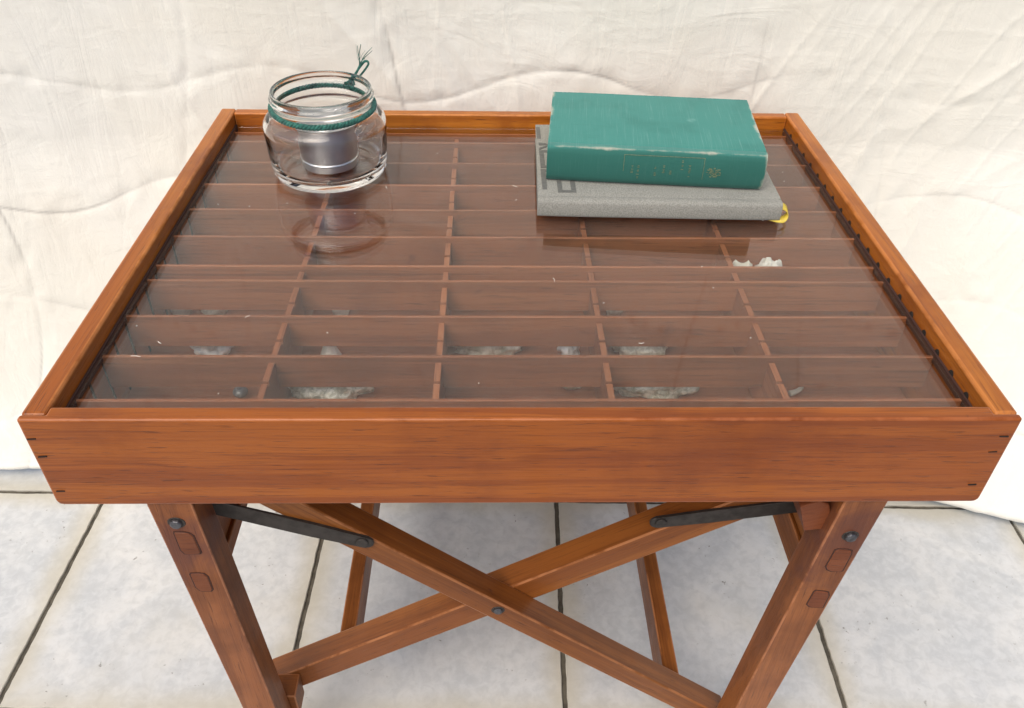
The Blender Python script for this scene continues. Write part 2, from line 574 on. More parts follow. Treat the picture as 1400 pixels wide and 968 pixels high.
# tray boards: the front one is rabbeted over the ends of the sides
pts = [(-.4, 0), (.4, 0), (.4, .0065), (.3795, .0065), (.3795, .0155), (-.3795, .0155), (-.3795, .0065), (-.4, .0065)]
def front_board_mesh():
    bm = bmesh.new()
    bv = 0.0105
    lo = [bm.verts.new(Vector((x, y-0.0078, -HB/2))*S) for x, y in pts]
    hi = [bm.verts.new(Vector((x, y-0.0078, HB/2))*S) for x, y in pts]
    bm.faces.new(lo[::-1])
    bm.faces.new(hi)
    n = len(pts)
    for i in range(n):
        bm.faces.new((lo[i], lo[(i+1) % n], hi[(i+1) % n], hi[i]))
    bm.edges.ensure_lookup_table()
    corner = [e for e in bm.edges if abs(e.verts[0].co.x - e.verts[1].co.x) < 1e-6 and abs(e.verts[0].co.z - e.verts[1].co.z) < 1e-6
              and e.verts[0].co.z < 0 and abs(abs(e.verts[0].co.x) - 0.4*S) < 1e-5]
    bmesh.ops.bevel(bm, geom=corner, offset=0.006*S, segments=4, profile=0.5, affect='EDGES')
    ed = [e for e in bm.edges if len(e.link_faces) == 2 and e.calc_face_angle() > 0.8]
    edge_bevel(bm, ed, 0.0021*S, 3)
    return bm_mesh(bm, 'front_board')
fb = link('front_board', front_board_mesh(), WOOD, T, frame((0, 0.0078, -HB/2), (1, 0, 0), (0, 0, 1)))
for x0, x1 in ((-.400, -.380), (.380, .400)):
    board('side_board', x0 if x0 < 0 else x0, x1, .0068, D, -HB, 0.0, WOODG, T, 'y', 0.003, 3)
board('back_board', -.3798, .3798, .608, D-0.001, -HB, -0.0005, WOODG, T, 'x', 0.0022, 3)
board('bottom_board', -.3799, .3799, .0157, .6078, -HB+0.001, -0.086, INW, T, 'x', 0.0005, 1)
# nail slots in the front board
for x, z in ((-.3945, -.0205), (-.3925, -.0405), (-.3915, -.082), (.3915, -.0195), (.389, -.0375), (.3865, -.077)):
    link('nail_slot', box_mesh('nail_slot', 0.0072, 0.0012, 0.0012, 0.0003, 1, 0.0003), SLOT, fb, frame((x, -0.0002, z), (1, 0, 0.04), (0, 0, 1)))

# compartments
XD = [0.047, 0.107, 0.168, 0.229, 0.258, 0.317, 0.378, 0.4405, 0.501, 0.563, 0.592]
ZT = -0.0212
for y in XD:
    j = random.uniform(-0.0006, 0.0006)
    board('cross_divider', -.3797, .3797, y-0.0015+j, y+0.0019+j, -0.057+random.uniform(-.0006, .0006), ZT, INW, T, 'x', 0.0004, 1)
def comb_mesh():
    """profile of a long divider: notched along its top edge (local X along the grain)"""
    L0, L1 = 0.0157, 0.6078
    zt, zb = -0.0278, -0.0855
    out = [(L0, zb), (L1, zb), (L1, zt)]
    cuts = []
    for a, b in zip([0.016] + XD, XD + [0.607]):
        if b-a > 0.045:
            cuts.append(((a+b)/2, 0.0038, 0.0042))
    for y in XD:
        cuts.append((y+0.0002, 0.0046, 0.0300))
    for y, wd, dp in sorted(cuts, reverse=True):
        out += [(y+wd/2, zt), (y+wd/2, zt-dp), (y-wd/2, zt-dp), (y-wd/2, zt)]
    out += [(L0, zt)]
    m = [(x-0.31, z+0.055) for x, z in out]
    return prism_mesh('long_divider', m, 0.0056)
cm = comb_mesh()
for x in (-.2275, -.0765, .0765, .2295):
    # local X -> world Y, local Y -> world Z, local Z -> world X
    mw = Matrix(((0, 0, 1), (1, 0, 0), (0, 1, 0))).to_4x4()
    mw.translation = W3(x-0.0028, 0.31, -0.055)
    link('long_divider', cm, INW, T, mw)
# saw slots in the inner faces of the side boards
def slot_mesh(h, r):
    p = [(-r, 0), (r, 0), (r, h-r)] + [(r*math.cos(a), h-r+r*math.sin(a)) for a in (0.6, 1.2, 1.57, 1.94, 2.54)] + [(-r, h-r)]
    return prism_mesh('saw_slot', p, 0.0010)
sm_hi, sm_lo = slot_mesh(0.0120, 0.0036), slot_mesh(0.062, 0.0016)
for k in range(19):
    y = 0.046 + 0.0296*k
    m1 = Matrix(((0, 0, -1), (-1, 0, 0), (0, 1, 0))).to_4x4()
    m1.translation = W3(.3803, y, -0.0245)
    link('saw_slot', sm_hi, SLOT, T, m1)
    m2 = Matrix(((0, 0, 1), (1, 0, 0), (0, 1, 0))).to_4x4()
    m2.translation = W3(-.3803, y, -0.0855)
    link('saw_slot', sm_lo, SLOT, T, m2)

for x0, x1 in ((-.3802, -.3778), (.3778, .3802)):  # dark strips stand in for the shadow gap between glass and side boards
    board('gap_shadow_strip', x0, x1, .0160, .6075, -0.0262, -0.0165, SEAM, T, 'y', 0.0003, 1)
# glass sheet
def sheet_glass():
    w = NT('sheet_glass')
    w.t.nodes.remove(w.b)
    geo = w.n('ShaderNodeNewGeometry')
    ior = w.math('MULTIPLY_ADD', geo.outputs['Backfacing'], -0.9203, 1.57)
    fr = w.n('ShaderNodeFresnel')
    w.l(ior, fr.inputs['IOR'])
    tr = w.n('ShaderNodeBsdfTransparent')
    tr.inputs[0].default_value = (0.955, 0.965, 0.96, 1)
    gl = w.n('ShaderNodeBsdfGlossy')
    gl.inputs['Roughness'].default_value = 0.012
    mx = w.n('ShaderNodeMixShader')
    w.l(fr.outputs[0], mx.inputs[0])
    w.l(tr.outputs[0], mx.inputs[1])
    w.l(gl.outputs[0], mx.inputs[2])
    w.l(mx.outputs[0], w.out.inputs[0])
    return w.m
GZ = -0.0170
gp = board('glass_top', -.3770, .3770, .0165, .6070, -0.0206, GZ, sheet_glass(), T, 'x', 0.0005, 1)
gp['label'] = 'clear glass sheet set below the tray rim'

# stand
ZB = -HB - 0.001
def leg(xt, xb, y0, y1, wt=.039, wb=.035):
    bm = bmesh.new()
    L = FZ + ZB
    for (x, w_, z) in ((xb, wb, -FZ + 0.0002), (xt, wt, ZB)):
        pass
    zc = (ZB-FZ)/2
    vs = []
    for (x, w_, z) in ((xb, wb, -FZ + 0.0002), (xt, wt, ZB)):
        for sx, yy in ((-1, y0), (1, y0), (1, y1), (-1, y1)):
            # local X = up (grain)
            vs.append(bm.verts.new(Vector((z-zc, yy-(y0+y1)/2, -(x+sx*w_/2-(xt+xb)/2)))*S))
    for q in ((3, 2, 1, 0), (4, 5, 6, 7), (0, 1, 5, 4), (1, 2, 6, 5), (2, 3, 7, 6), (3, 0, 4, 7)):
        bm.faces.new([vs[i] for i in q])
    edge_bevel(bm, list(bm.edges), 0.0016*S, 2)
    me = bm_mesh(bm, 'leg')
    return link('leg', me, LEGS, T, frame(((xt+xb)/2, (y0+y1)/2, zc), (0, 0, 1), (-1, 0, 0)))
XL = lambda z: -.3075 + (ZB-z)*0.0480
XR = lambda z: .3035 - (ZB-z)*0.0885
legL = leg(-.3075, XL(-FZ), .0035, .0375)
legR = leg(.3035, XR(-FZ), .0035, .0375)
legs_back = [leg(-.3075, XL(-FZ), .574, .608), leg(.3035, XR(-FZ), .574, .608)]

def plug(lg, x, z, w_, h_, tilt, proud=0.0006):
    a, b = w_/2, h_/2
    c = 0.35*w_
    p = [(-a, -b+c), (-a+c*0.4, -b+c*0.25), (-a+c, -b), (a-c*0.3, -b), (a, -b+c*0.3), (a, b-c), (a-c*0.4, b-c*0.25), (a-c, b), (-a+c*0.25, b), (-a, b-c*0.3)]
    p = [(x_ + random.uniform(-.0006, .0006), y_ + random.uniform(-.0008, .0008)) for x_, y_ in p]
    me = prism_mesh('tenon_plug', p, 0.0028, 0.0006, 1)
    m = Matrix.Rotation(math.pi/2, 4, 'X') @ Matrix.Rotation(tilt, 4, 'Z')
    m.translation = W3(x, 0.0035 + 0.0028 - proud - 0.0005, z)
    # dark seam round the plug: a slightly larger, flusher back plate
    me2 = prism_mesh('plug_seam', [(q[0]*1.14, q[1]*1.07) for q in p], 0.0028)
    link('tenon_plug', me, PLUG, lg, m)
    m2 = m.copy()
    m2.translation = W3(x, 0.0035 + 0.0028 - 0.0004, z)
    link('plug_seam', me2, SEAM, lg, m2)
plug(legL, -.3035, -.156, .0165, .031, 0.04)
plug(legL, -.3035, -.214, .0150, .027, 0.04)
plug(legR, .3005, -.186, .0170, .032, -0.09)
plug(legR, .2965, -.248, .0165, .027, -0.09)

def bolt(parent, x, y, z, r=0.0055, h=0.004, mat=None):
    hx = [(r*math.cos(a*math.pi/4+0.2), r*math.sin(a*math.pi/4+0.2)) for a in range(8)]
    m = Matrix.Rotation(math.pi/2, 4, 'X')
    m.translation = W3(x, y, z)
    o = link('bolt', prism_mesh('bolt', hx, h, r*0.32, 3, True), mat or STEEL, parent, m)
    # dark stained socket ring
    ring = [(1.45*r*math.cos(a*math.pi/12), 1.25*r*math.sin(a*math.pi/12)) for a in range(24)]
    m2 = m.copy()
    m2.translation = W3(x, y + 0.0012, z)
    link('washer', prism_mesh('washer', ring, 0.0018, 0.0004, 1, True), IRON, parent, m2)
    return o
bolt(legL, -.3065, .0035, -.1275)
bolt(legR, .3015, .0035, -.1500)

# crossed bars
def xbar(slope_p, slope_q, y0, y1, hgt, xs0, xs1):
    """bar whose front upper edge runs through two (x, z) points"""
    (x0, z0), (x1, z1) = slope_p, slope_q
    k = (z1-z0)/(x1-x0)
    ang = math.atan(k)
    off = hgt/2
    c = lambda x: (x + off*math.sin(ang), (y0+y1)/2, z0 + k*(x-x0) - off*math.cos(ang))
    return bar('cross_bar', c(xs0), c(xs1), (0, 1, 0), hgt, y1-y0, LEGW, T), c
A, Ac = xbar((-.1694, -.1736), (.0776, -.386), .0385, .0680, .0265, -.238, .266)
B, Bc = xbar((.1434, -.2205), (-.1755, -.424), .0685, .1000, .0325, .292, -.306)
bolt(A, Ac(-.0125)[0], .0385, Ac(-.0125)[2]+0.004, 0.0050, 0.003, STEEL)
# spacer block between left leg and the rear bar
board('spacer_block', -.297, -.262, .038, .068, -.530, -.487, LEGW, T, 'x', 0.0015)
# the matching back pair
xbar((-.1694, -.1736), (.0776, -.386), .5440, .5735, .0265, -.238, .266)
xbar((.1434, -.2205), (-.1755, -.424), .5120, .5435, .0325, .292, -.306)
# iron straps
def strap(p_in, p_out, y, w_in, w_out, ends):
    p0, p1 = Vector((p_in[0], 0, p_in[1])), Vector((p_out[0], 0, p_out[1]))
    L = (p1-p0).length
    ex = (p1-p0).normalized()
    o = [( -w_in/2*math.sin(a), w_in/2*math.cos(a)) for a in [math.pi*i/10 for i in range(11)]]
    pts_ = o + [(L*0.35, -w_out/2), (L, -w_out/2), (L, w_out/2), (L*0.35, w_out/2)]
    me = prism_mesh('iron_strap', pts_, 0.0032, 0.0006, 1)
    # local X along strap, local Z toward the viewer (-Y)
    ez = Vector((0, -1, 0))
    ey = ez.cross(ex)
    m = Matrix((ex, ey, ez)).transposed().to_4x4()
    m.translation = W3(p_in[0], y, p_in[1])
    s = link('iron_strap', me, IRON, T, m)
    rv = [(0.0062*math.cos(a*math.pi/10), 0.0062*math.sin(a*math.pi/10)) for a in range(20)]
    m2 = Matrix.Rotation(math.pi/2, 4, 'X')
    m2.translation = W3(p_in[0] + ex.x*0.004, y - 0.0030, p_in[1] + ex.z*0.004)
    link('rivet', prism_mesh('rivet', rv, 0.0022, 0.0012, 3, True), IRON, s, m2)
strap((-.1500, -.1975), (-.2880, -.1445), .0384, .0150, .0185, 0)
strap((.1400, -.2055), (.2860, -.1800), .0684, .0150, .0180, 0)
# chamfered block on the inner side of the right leg
bk = [(-.013, -.017), (.006, -.021), (.0125, -.012), (.0135, .012), (.006, .021), (-.012, .019)]
m = Matrix.Rotation(math.pi/2, 4, 'X') @ Matrix.Rotation(0.35, 4, 'Z')
m.translation = W3(.2705, .0655, -.1375)
link('corner_block', prism_mesh('corner_block', bk, 0.050, 0.0012, 2), PLUG, T, m)
# side rails tenoned into the legs
for s_, zb, xin in ((-1, -.247, .2985), (1, -.268, .2915)):
    a, b = sorted((s_*xin, s_*(xin+.020)))
    board('side_rail', a, b, .0378, .5737, -.226, ZB, LEGW, T, 'y', 0.0012)
    a, b = sorted((s_*(xin-.004), s_*(xin+.018)))
    board('side_rail', a, b, .0378, .5737, zb, -.2265, LEGW, T, 'y', 0.0015)
# low stretchers between the front and back crossed bars
for x0, x1, y0, z0, z1 in ((-.2165, -.1975, .1003, -.516, -.463), (.187, .206, .0685, -.556, -.502)):
    board('stretcher', x0, x1, y0, .5118, z0, z1, LEGW, T, 'y', 0.0018)

# ------------------------------------------------------------------ grey book
def cloth(name, base, pale, dark, streak=0.4, weave=0.25, salt=0.0, wear=1.0, falloff=False, L=0.25, Dp=0.16, h=0.04):
    w = NT(name)
    v = w.obj(False)
    f1 = w.noise(v, 1.0, 4, 0.6, 0.0, (1100, 16, 30))
    f2 = w.noise(v, 1.0, 4, 0.6, 0.0, (22, 1200, 1200))
    bl = w.noise(v, 26, 5, 0.6)
    sp = w.noise(v, 1100, 2, 0.5)
    fine = w.n('ShaderNodeTexWave', wave_type='BANDS', bands_direction='X')
    fine.inputs['Scale'].default_value = 330
    w.l(v, fine.inputs[0])
    c = w.mix(w.math('MULTIPLY', w.ramp(f1, 0.52, 0.78), streak), base, pale)
    c = w.mix(w.math('MULTIPLY', w.ramp(f2, 0.55, 0.8), streak*0.5), c, dark)
    c = w.mix(w.math('MULTIPLY', w.ramp(bl, 0.45, 0.75), 0.22), c, dark)
    if salt:
        c = w.mix(w.math('MULTIPLY', w.ramp(sp, 0.40, 0.60), salt), c, dark)
        c = w.mix(w.math('MULTIPLY', w.ramp(sp, 0.60, 0.45), salt*0.5), c, pale)
    if falloff:      # the spine is mixed to a deeper green than the boards
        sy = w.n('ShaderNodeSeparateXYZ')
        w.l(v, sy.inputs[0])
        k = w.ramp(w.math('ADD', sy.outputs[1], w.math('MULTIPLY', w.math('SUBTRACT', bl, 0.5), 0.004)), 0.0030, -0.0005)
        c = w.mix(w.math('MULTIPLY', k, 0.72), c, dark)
    if wear:
        sx = w.n('ShaderNodeSeparateXYZ')
        w.l(v, sx.inputs[0])
        ends = w.math('SUBTRACT', L/2*S, w.math('ABSOLUTE', sx.outputs[0]))
        front = w.math('ADD', w.math('ABSOLUTE', w.math('SUBTRACT', sx.outputs[1], 0.0022*S)), w.math('ABSOLUTE', w.math('SUBTRACT', sx.outputs[2], h*S)))
        e = w.math('MINIMUM', ends, front)
        e = w.math('ADD', e, w.math('MULTIPLY', w.math('SUBTRACT', bl, 0.45), 0.020))
        em = w.math('SUBTRACT', 1.0, w.ramp(e, -0.001, 0.0034))
        c = w.mix(w.math('MULTIPLY', em, wear), c, (0.50, 0.47, 0.38))
        rub = w.noise(v, 11, 4, 0.6)
        c = w.mix(w.math('MULTIPLY', w.ramp(rub, 0.69, 0.74), 0.7*wear), c, pale)
    hh = w.math('ADD', w.math('MULTIPLY', f1, 0.5), w.math('MULTIPLY', f2, 0.5))
    if salt:
        hh = w.math('ADD', hh, sp)
    w.set(Base_Color=c, Roughness=0.78, Sheen_Weight=0.1, Specular_IOR_Level=0.25, Normal=w.bump(hh, weave, 0.0008))
    return w.m

def book(name, L, Dp, h, matc, bulge, loc, rotz, joint=0.013, bexp=0.3):
    """spine along local X at y=0, pages toward +Y"""
    root = empty(name, *loc)
    base = Matrix.Translation(W3(*loc)) @ Matrix.Rotation(rotz, 4, 'Z')
    root.matrix_world = base
    parent_inv[root.name] = base.inverted()
    t = 0.0030
    def arc(x_off, r_in, z0, z1, n=12):
        return [(x_off - r_in*math.sin(math.pi*i/n)**bexp, z0 + (z1-z0)*i/n) for i in range(n+1)]
    outer = [(Dp, 0), (joint+.004, 0), (joint, 0.0012), (joint-.004, 0)] + arc(0.002, bulge, 0.0004, h-0.0004) + \
            [(joint-.004, h), (joint, h-0.0014), (joint+.004, h), (Dp, h)]
    inner = [(Dp, h-t), (joint+.002, h-t)] + [(y+t, z) for y, z in arc(0.002, bulge, h-t, t)] + [(joint+.002, t), (Dp, t)]
    sec = outer + inner
    bm = bmesh.new()
    NX = 14
    rows = []
    for i in range(NX+1):
        x = -L/2 + L*i/NX
        e = abs(2*i/NX-1)**6
        row = []
        for (y, z) in sec:
            zz = z
            yy = y + (0.0012*e if y < 0.003 else 0)
            wv = 0.0006*mnoise.noise(Vector((x*30, y*30, 3.0 + h)))
            if z > h-0.004:
                zz += wv
            row.append(bm.verts.new(Vector((x, yy, zz))*S))
        rows.append(row)
    n = len(sec)
    for a, b in zip(rows, rows[1:]):
        for i in range(n):
            bm.faces.new((a[i], a[(i+1) % n], b[(i+1) % n], b[i]))
    # end caps: strips between outer and inner
    def cap(row, flip):
        half = len(outer)
        fs = bm.faces.new(row if flip else row[::-1])
        return fs
    caps = [cap(rows[0], True), cap(rows[-1], False)]
    bmesh.ops.triangulate(bm, faces=caps)
    me = bm_mesh(bm, 'cover')
    cv = link('cover', me, matc, root, base.copy(), True)
    for p in me.polygons:
        p.use_smooth = True
    me.set_sharp_from_angle(angle=math.radians(38))
    pg = box_mesh('page_block', L-0.008, Dp-0.009, h-2*t-0.0004, 0.0006, 1)
    link('page_block', pg, PAPER, root, base @ Matrix.Translation(Vector((0, (Dp-0.004+0.005)/2, h/2))*S))
    return root, cv, base

ZG = GZ + 0.0003
GH = 0.0225
gcl = cloth('grey_book_cloth', (0.27, 0.27, 0.24), (0.40, 0.40, 0.36), (0.15, 0.15, 0.13), 0.18, 0.4, 0.5, 0.0)
gb, gcov, gbase = book('grey_book', .277, .208, GH, gcl, 0.0035, (.162, .350, ZG), math.radians(-1.6))
tag(gb, 'thin grey cloth hardback with dark letters lying under the green book', 'book')
# printed letters on the grey cover, as far as they show past the green book
gi = gbase.inverted()
def cover_patch(poly, name='printed_letter', mat=INKG):
    z = GH + 0.00035
    loc = [(gi @ W3(x, y, 0)) / S for x, y in poly]
    me = bpy.data.meshes.new(name)
    bm = bmesh.new()
    lo = [bm.verts.new(Vector((p.x, p.y, z-0.0012))*S) for p in loc]
    hi = [bm.verts.new(Vector((p.x, p.y, z+0.0002))*S) for p in loc]
    bm.faces.new(hi)
    for i in range(len(lo)):
        j = (i+1) % len(lo)
        bm.faces.new((lo[i], lo[j], hi[j], hi[i]))
    me = bm_mesh(bm, name)
    return link(name, me, mat, gcov, gbase.copy())
LET = [  # plan outlines of the visible letter strokes
    [(.0295, .518), (.0345, .518), (.0345, .553), (.0295, .553)],
    [(.031, .497), (.043, .4985), (.040, .503), (.031, .505)],
    [(.031, .484), (.043, .494), (.043, .499), (.031, .489)],
    [(.0305, .434), (.036, .434), (.036, .482), (.0305, .482)],
    [(.036, .434), (.046, .434), (.046, .440), (.036, .440)],
    [(.036, .476), (.046, .476), (.046, .482), (.036, .482)],
    [(.030, .379), (.0355, .379), (.0355, .430), (.030, .430)],
    [(.0355, .424), (.043, .424), (.043, .430), (.0355, .430)],
    [(.0475, .371), (.0685, .371), (.0685, .3765), (.0475, .3765)],
    [(.0475, .3765), (.053, .3765), (.053, .400), (.0475, .400)],
    [(.063, .3765), (.0685, .3765), (.0685, .400), (.063, .400)],
]
for p in LET:
    cover_patch(p)
# ribbon marker looping out at the right end
bm = bmesh.new()
rp = spline([(.120, .010, .0030), (.1365, .004, .0012), (.1440, .003, .0022), (.1475, .0045, .0080), (.1455, .0065, .0135), (.1400, .008, .0160), (.131, .012, .0155)], 8)
prev = None
wv = Vector((0.0, 0.0042, 0.0022))
for p in rp:
    a, b = bm.verts.new((p-wv)*S), bm.verts.new((p+wv)*S)
    if prev:
        bm.faces.new((prev[0], a, b, prev[1]))
    prev = (a, b)
rb = link('ribbon_marker', bm_mesh(bm, 'ribbon_marker'), RIB, gb, gbase.copy(), True)
rb.modifiers.new('thick', 'SOLIDIFY').thickness = 0.0004

# ------------------------------------------------------------------ green book
NH = 0.0425
ncl = cloth('green_book_cloth', (0.052, 0.222, 0.190), (0.20, 0.39, 0.35), (0.013, 0.088, 0.068), 0.45, 0.35, 0.0, 0.8, falloff=True, L=.248, h=NH)
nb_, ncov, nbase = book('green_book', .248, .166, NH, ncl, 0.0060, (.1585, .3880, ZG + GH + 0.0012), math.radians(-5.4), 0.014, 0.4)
tag(nb_, 'thick worn green cloth hardback with faded gilt spine lying on the grey book', 'book')
# gilt tooling on the spine
def spine_y(z):
    return 0.002 - 0.0060*math.sin(math.pi*min(max(z/NH, 0), 1))**0.4 - 0.0003
def spine_mark(name, quads):
    bm = bmesh.new()
    for x0, x1, z0, z1 in quads:
        for a in range(3):
            za, zb = z0 + (z1-z0)*a/3, z0 + (z1-z0)*(a+1)/3
            v = [bm.verts.new(Vector((x, spine_y(z), z))*S) for x, z in ((x0, za), (x1, za), (x1, zb), (x0, zb))]
            bm.faces.new(v)
    o = link(name, bm_mesh(bm, name), GOLD, ncov, nbase.copy())
    return o
xa, xb = -.0365, .0545
spine_mark('gilt_frame', [(xa, xb, .0372, .0378), (xa, xa+.0006, .018, .0372), (xb-.0006, xb, .012, .0372)])
R2 = random.Random(3)
for cx, zt_, zb_ in ((-.0262, .0255, .0165), (-.0195, .0260, .0095), (.0000, .0270, .0145), (.0095, .0275, .0165), (.0175, .0215, .0175), (.0300, .0340, .0240), (.0385, .0290, .0150)):
    q = []
    z = zt_
    while z > zb_:
        hgt = R2.uniform(.0010, .0019)
        wd = R2.uniform(.0016, .0030)
        if R2.random() < 0.8:
            q.append((cx-wd/2+R2.uniform(-.0004, .0004), cx+wd/2, z-hgt*0.55, z))
        z -= hgt
    spine_mark('gilt_lettering', q)
q = []
for k in range(46):
    a, rr = R2.uniform(0, 6.28), R2.random()**0.6
    x, z = .0665 + .0082*rr*math.cos(a), .0215 + .0068*rr*math.sin(a)
    s1 = R2.uniform(.0005, .0013)
    q.append((x-s1, x+s1, z-s1*0.6, z+s1*0.6))
spine_mark('gilt_emblem', q)

# ------------------------------------------------------------------ jar, tin and twine
def jar_glass():
    w = NT('clear_jar_glass')
    v = w.obj(False)
    w.set(Base_Color=(0.985, 0.995, 0.99), Roughness=0.0, IOR=1.47, Transmission_Weight=1.0,
          Normal=w.bump(w.noise(v, 22, 2), 0.06, 0.004))
    return w.m
JX, JY = -.2280, .4700
JZ = GZ + 0.0004
prof = [(0, .0018), (.045, .0014), (.0580, 0), (.0630, .0007), (.0668, .0034), (.0694, .0085), (.0706, .018), (.0716, .032), (.0724, .050), (.0725, .0590), (.0717, .0632), (.0694, .0662), (.0645, .0682), (.0598, .0700),
        (.0572, .0722), (.0563, .0750), (.0561, .0800), (.0562, .0835), (.0580, .0850), (.0590, .0875), (.0588, .0900), (.0576, .0908), (.0571, .0930), (.0570, .0958), (.0562, .0972), (.0548, .0975), (.0538, .0966),
        (.0534, .0930), (.0533, .0800), (.0536, .0745), (.0556, .0705), (.0620, .0668), (.0668, .0640), (.0688, .0605), (.0694, .0550), (.0688, .0480), (.0676, .032), (.0662, .020), (.0640, .0135), (.0590, .0100), (.0500, .0085), (.030, .0078), (0, .0076)]
prof = [(r*(1.0 + 0.03*min(max((z-.066)/.006, 0), 1)), z*1.07) for r, z in prof]
jar = link('glass_jar', lathe_mesh('glass_jar', prof, 128), jar_glass(), None, Matrix.Translation(W3(JX, JY, JZ)), True)
tag(jar, 'squat clear glass jar with wide open neck standing on the glass top', 'jar')

tin_p = [(r*1.05, z*1.05) for r, z in [(0, 0), (.0300, 0), (.0322, .0012), (.0328, .0030), (.0328, .0095), (.0338, .0102), (.0341, .0110), (.0338, .0118), (.0330, .0125), (.0330, .0480), (.0338, .0488), (.0342, .0500), (.0338, .0512), (.0322, .0512), (.0312, .0500), (.0304, .0480),
         (.0270, .0478), (.0262, .0486), (.0250, .0486), (.0242, .0478), (.0180, .0478), (.0172, .0486), (.0160, .0486), (.0152, .0478), (.0080, .0478), (0, .0482)]]
tin = link('metal_tin', lathe_mesh('metal_tin', tin_p, 72), TINM, None, Matrix.Translation(W3(JX + .001, JY - .002, JZ + .0098)), True)
tin.data.set_sharp_from_angle(angle=math.radians(40))
tag(tin, 'small round silver metal tin standing inside the glass jar', 'tin')

tw = NT('green_twine')
v_ = tw.obj(False)
nn = tw.noise(v_, 260, 4)
tw.set(Base_Color=tw.mix(tw.ramp(nn, 0.35, 0.68), (0.008, 0.075, 0.058), (0.03, 0.175, 0.135)), Roughness=0.85,
       Sheen_Weight=0.2, Normal=tw.bump(nn, 0.5, 0.001))
TW = tw.m
tz = JZ + 0.0835
twine = empty('twine', JX, JY, tz)
tag(twine, 'green twisted twine tied round the jar neck with a frayed knot', 'twine')
tm = Matrix.Translation(W3(JX, JY, tz))
bm = bmesh.new()
RR = .0601
for st in range(3):
    p = []
    N = 360
    for i in range(N):
        a = 2*math.pi*i/N
        ph = 30*a + st*2*math.pi/3
        rr = RR + .0015*math.cos(ph)
        zz = .0019*math.sin(ph) + .0022*math.sin(a-0.5) - 0.0005*math.sin(3*a)
        p.append((rr*math.cos(a), rr*math.sin(a), zz))
    tube(bm, p, .0018, 7, True)
link('loop', bm_mesh(bm, 'loop'), TW, twine, tm.copy(), True)
KA = math.radians(66)
K = Vector((.0625*math.cos(KA), .0625*math.sin(KA), .0022))
bm = bmesh.new()
for st in range(3):
    c = K + Vector((R2.uniform(-.002, .002), R2.uniform(-.001, .002), R2.uniform(-.002, .002)))
    p = [c + Vector((.0042*math.cos(a+st), .0030*math.sin(2*a+st), .0042*math.sin(a))) for a in [2*math.pi*i/26 for i in range(26)]]
    tube(bm, p, .0017, 7, True)
link('knot', bm_mesh(bm, 'knot'), TW, twine, tm.copy(), True)
bm = bmesh.new()
lp = [K, K+Vector((.004, .002, .010)), K+Vector((.012, .003, .021)), K+Vector((.0185, .003, .0285)), K+Vector((.0225, .004, .0290)), K+Vector((.0235, .005, .0255)), K+Vector((.019, .006, .0185)), K+Vector((.010, .006, .0085)), K+Vector((.002, .004, .001))]
tube(bm, spline(lp, 8), .00125, 6)
for q in range(2):
    o_ = Vector((R2.uniform(-.0015, .0015), R2.uniform(-.001, .001), R2.uniform(-.0015, .0015)))
    tube(bm, [p + o_*(math.sin(3*i/40)) for i, p in enumerate(spline(lp, 6))], .0007, 5)
link('bow_loop', bm_mesh(bm, 'bow_loop'), TW, twine, tm.copy(), True)
bm = bmesh.new()
b0 = K + Vector((.0125, .003, .023))
for q in range(11):
    tip = Vector((R2.uniform(-.010, .010), R2.uniform(-.004, .006), R2.uniform(.012, .026)))
    if q == 0:
        tip = Vector((.004, .002, .026))
    if q in (1, 2):
        tip = Vector((.017, .003, .014 + .004*q))
    mid = b0 + tip*0.5 + Vector((R2.uniform(-.003, .003), R2.uniform(-.002, .002), R2.uniform(-.002, .002)))
    tube(bm, spline([K + Vector((.003, .002, .006)), b0 + Vector((R2.uniform(-.001, .001), 0, 0)), mid, b0+tip], 7), .00078 if q < 4 else .00034, 5, False, lambda t: 1-0.6*t)
link('frayed_end', bm_mesh(bm, 'frayed_end'), TW, twine, tm.copy(), True)

# ------------------------------------------------------------------ finds lying in the tray
def rock_mat(name, a, b, c, scale=90):
    w = NT(name)
    v = w.obj()
    n1 = w.noise(v, scale, 5, 0.65, 0.8)
    n2 = w.noise(v, scale*0.4, 4, 0.6)
    cc = w.mix(w.ramp(n1, 0.35, 0.65), a, b)
    cc = w.mix(w.ramp(n2, 0.5, 0.68), cc, c)
    w.set(Base_Color=cc, Roughness=0.7, Normal=w.bump(n1, 0.7, 0.003))
    return w.m
RK1 = rock_mat('mottled_grey_green_stone', (0.34, 0.34, 0.27), (0.88, 0.87, 0.78), (0.50, 0.47, 0.26), 160)
RK2 = rock_mat('pale_crusted_stone', (0.50, 0.46, 0.37), (0.90, 0.87, 0.77), (0.36, 0.32, 0.22), 170)
RK3 = rock_mat('bluish_white_stone', (0.46, 0.49, 0.53), (0.85, 0.86, 0.87), (0.66, 0.66, 0.63), 150)
RK4 = rock_mat('white_shell', (0.66, 0.64, 0.56), (0.80, 0.78, 0.72), (0.55, 0.52, 0.42), 60)
TF = -0.0858
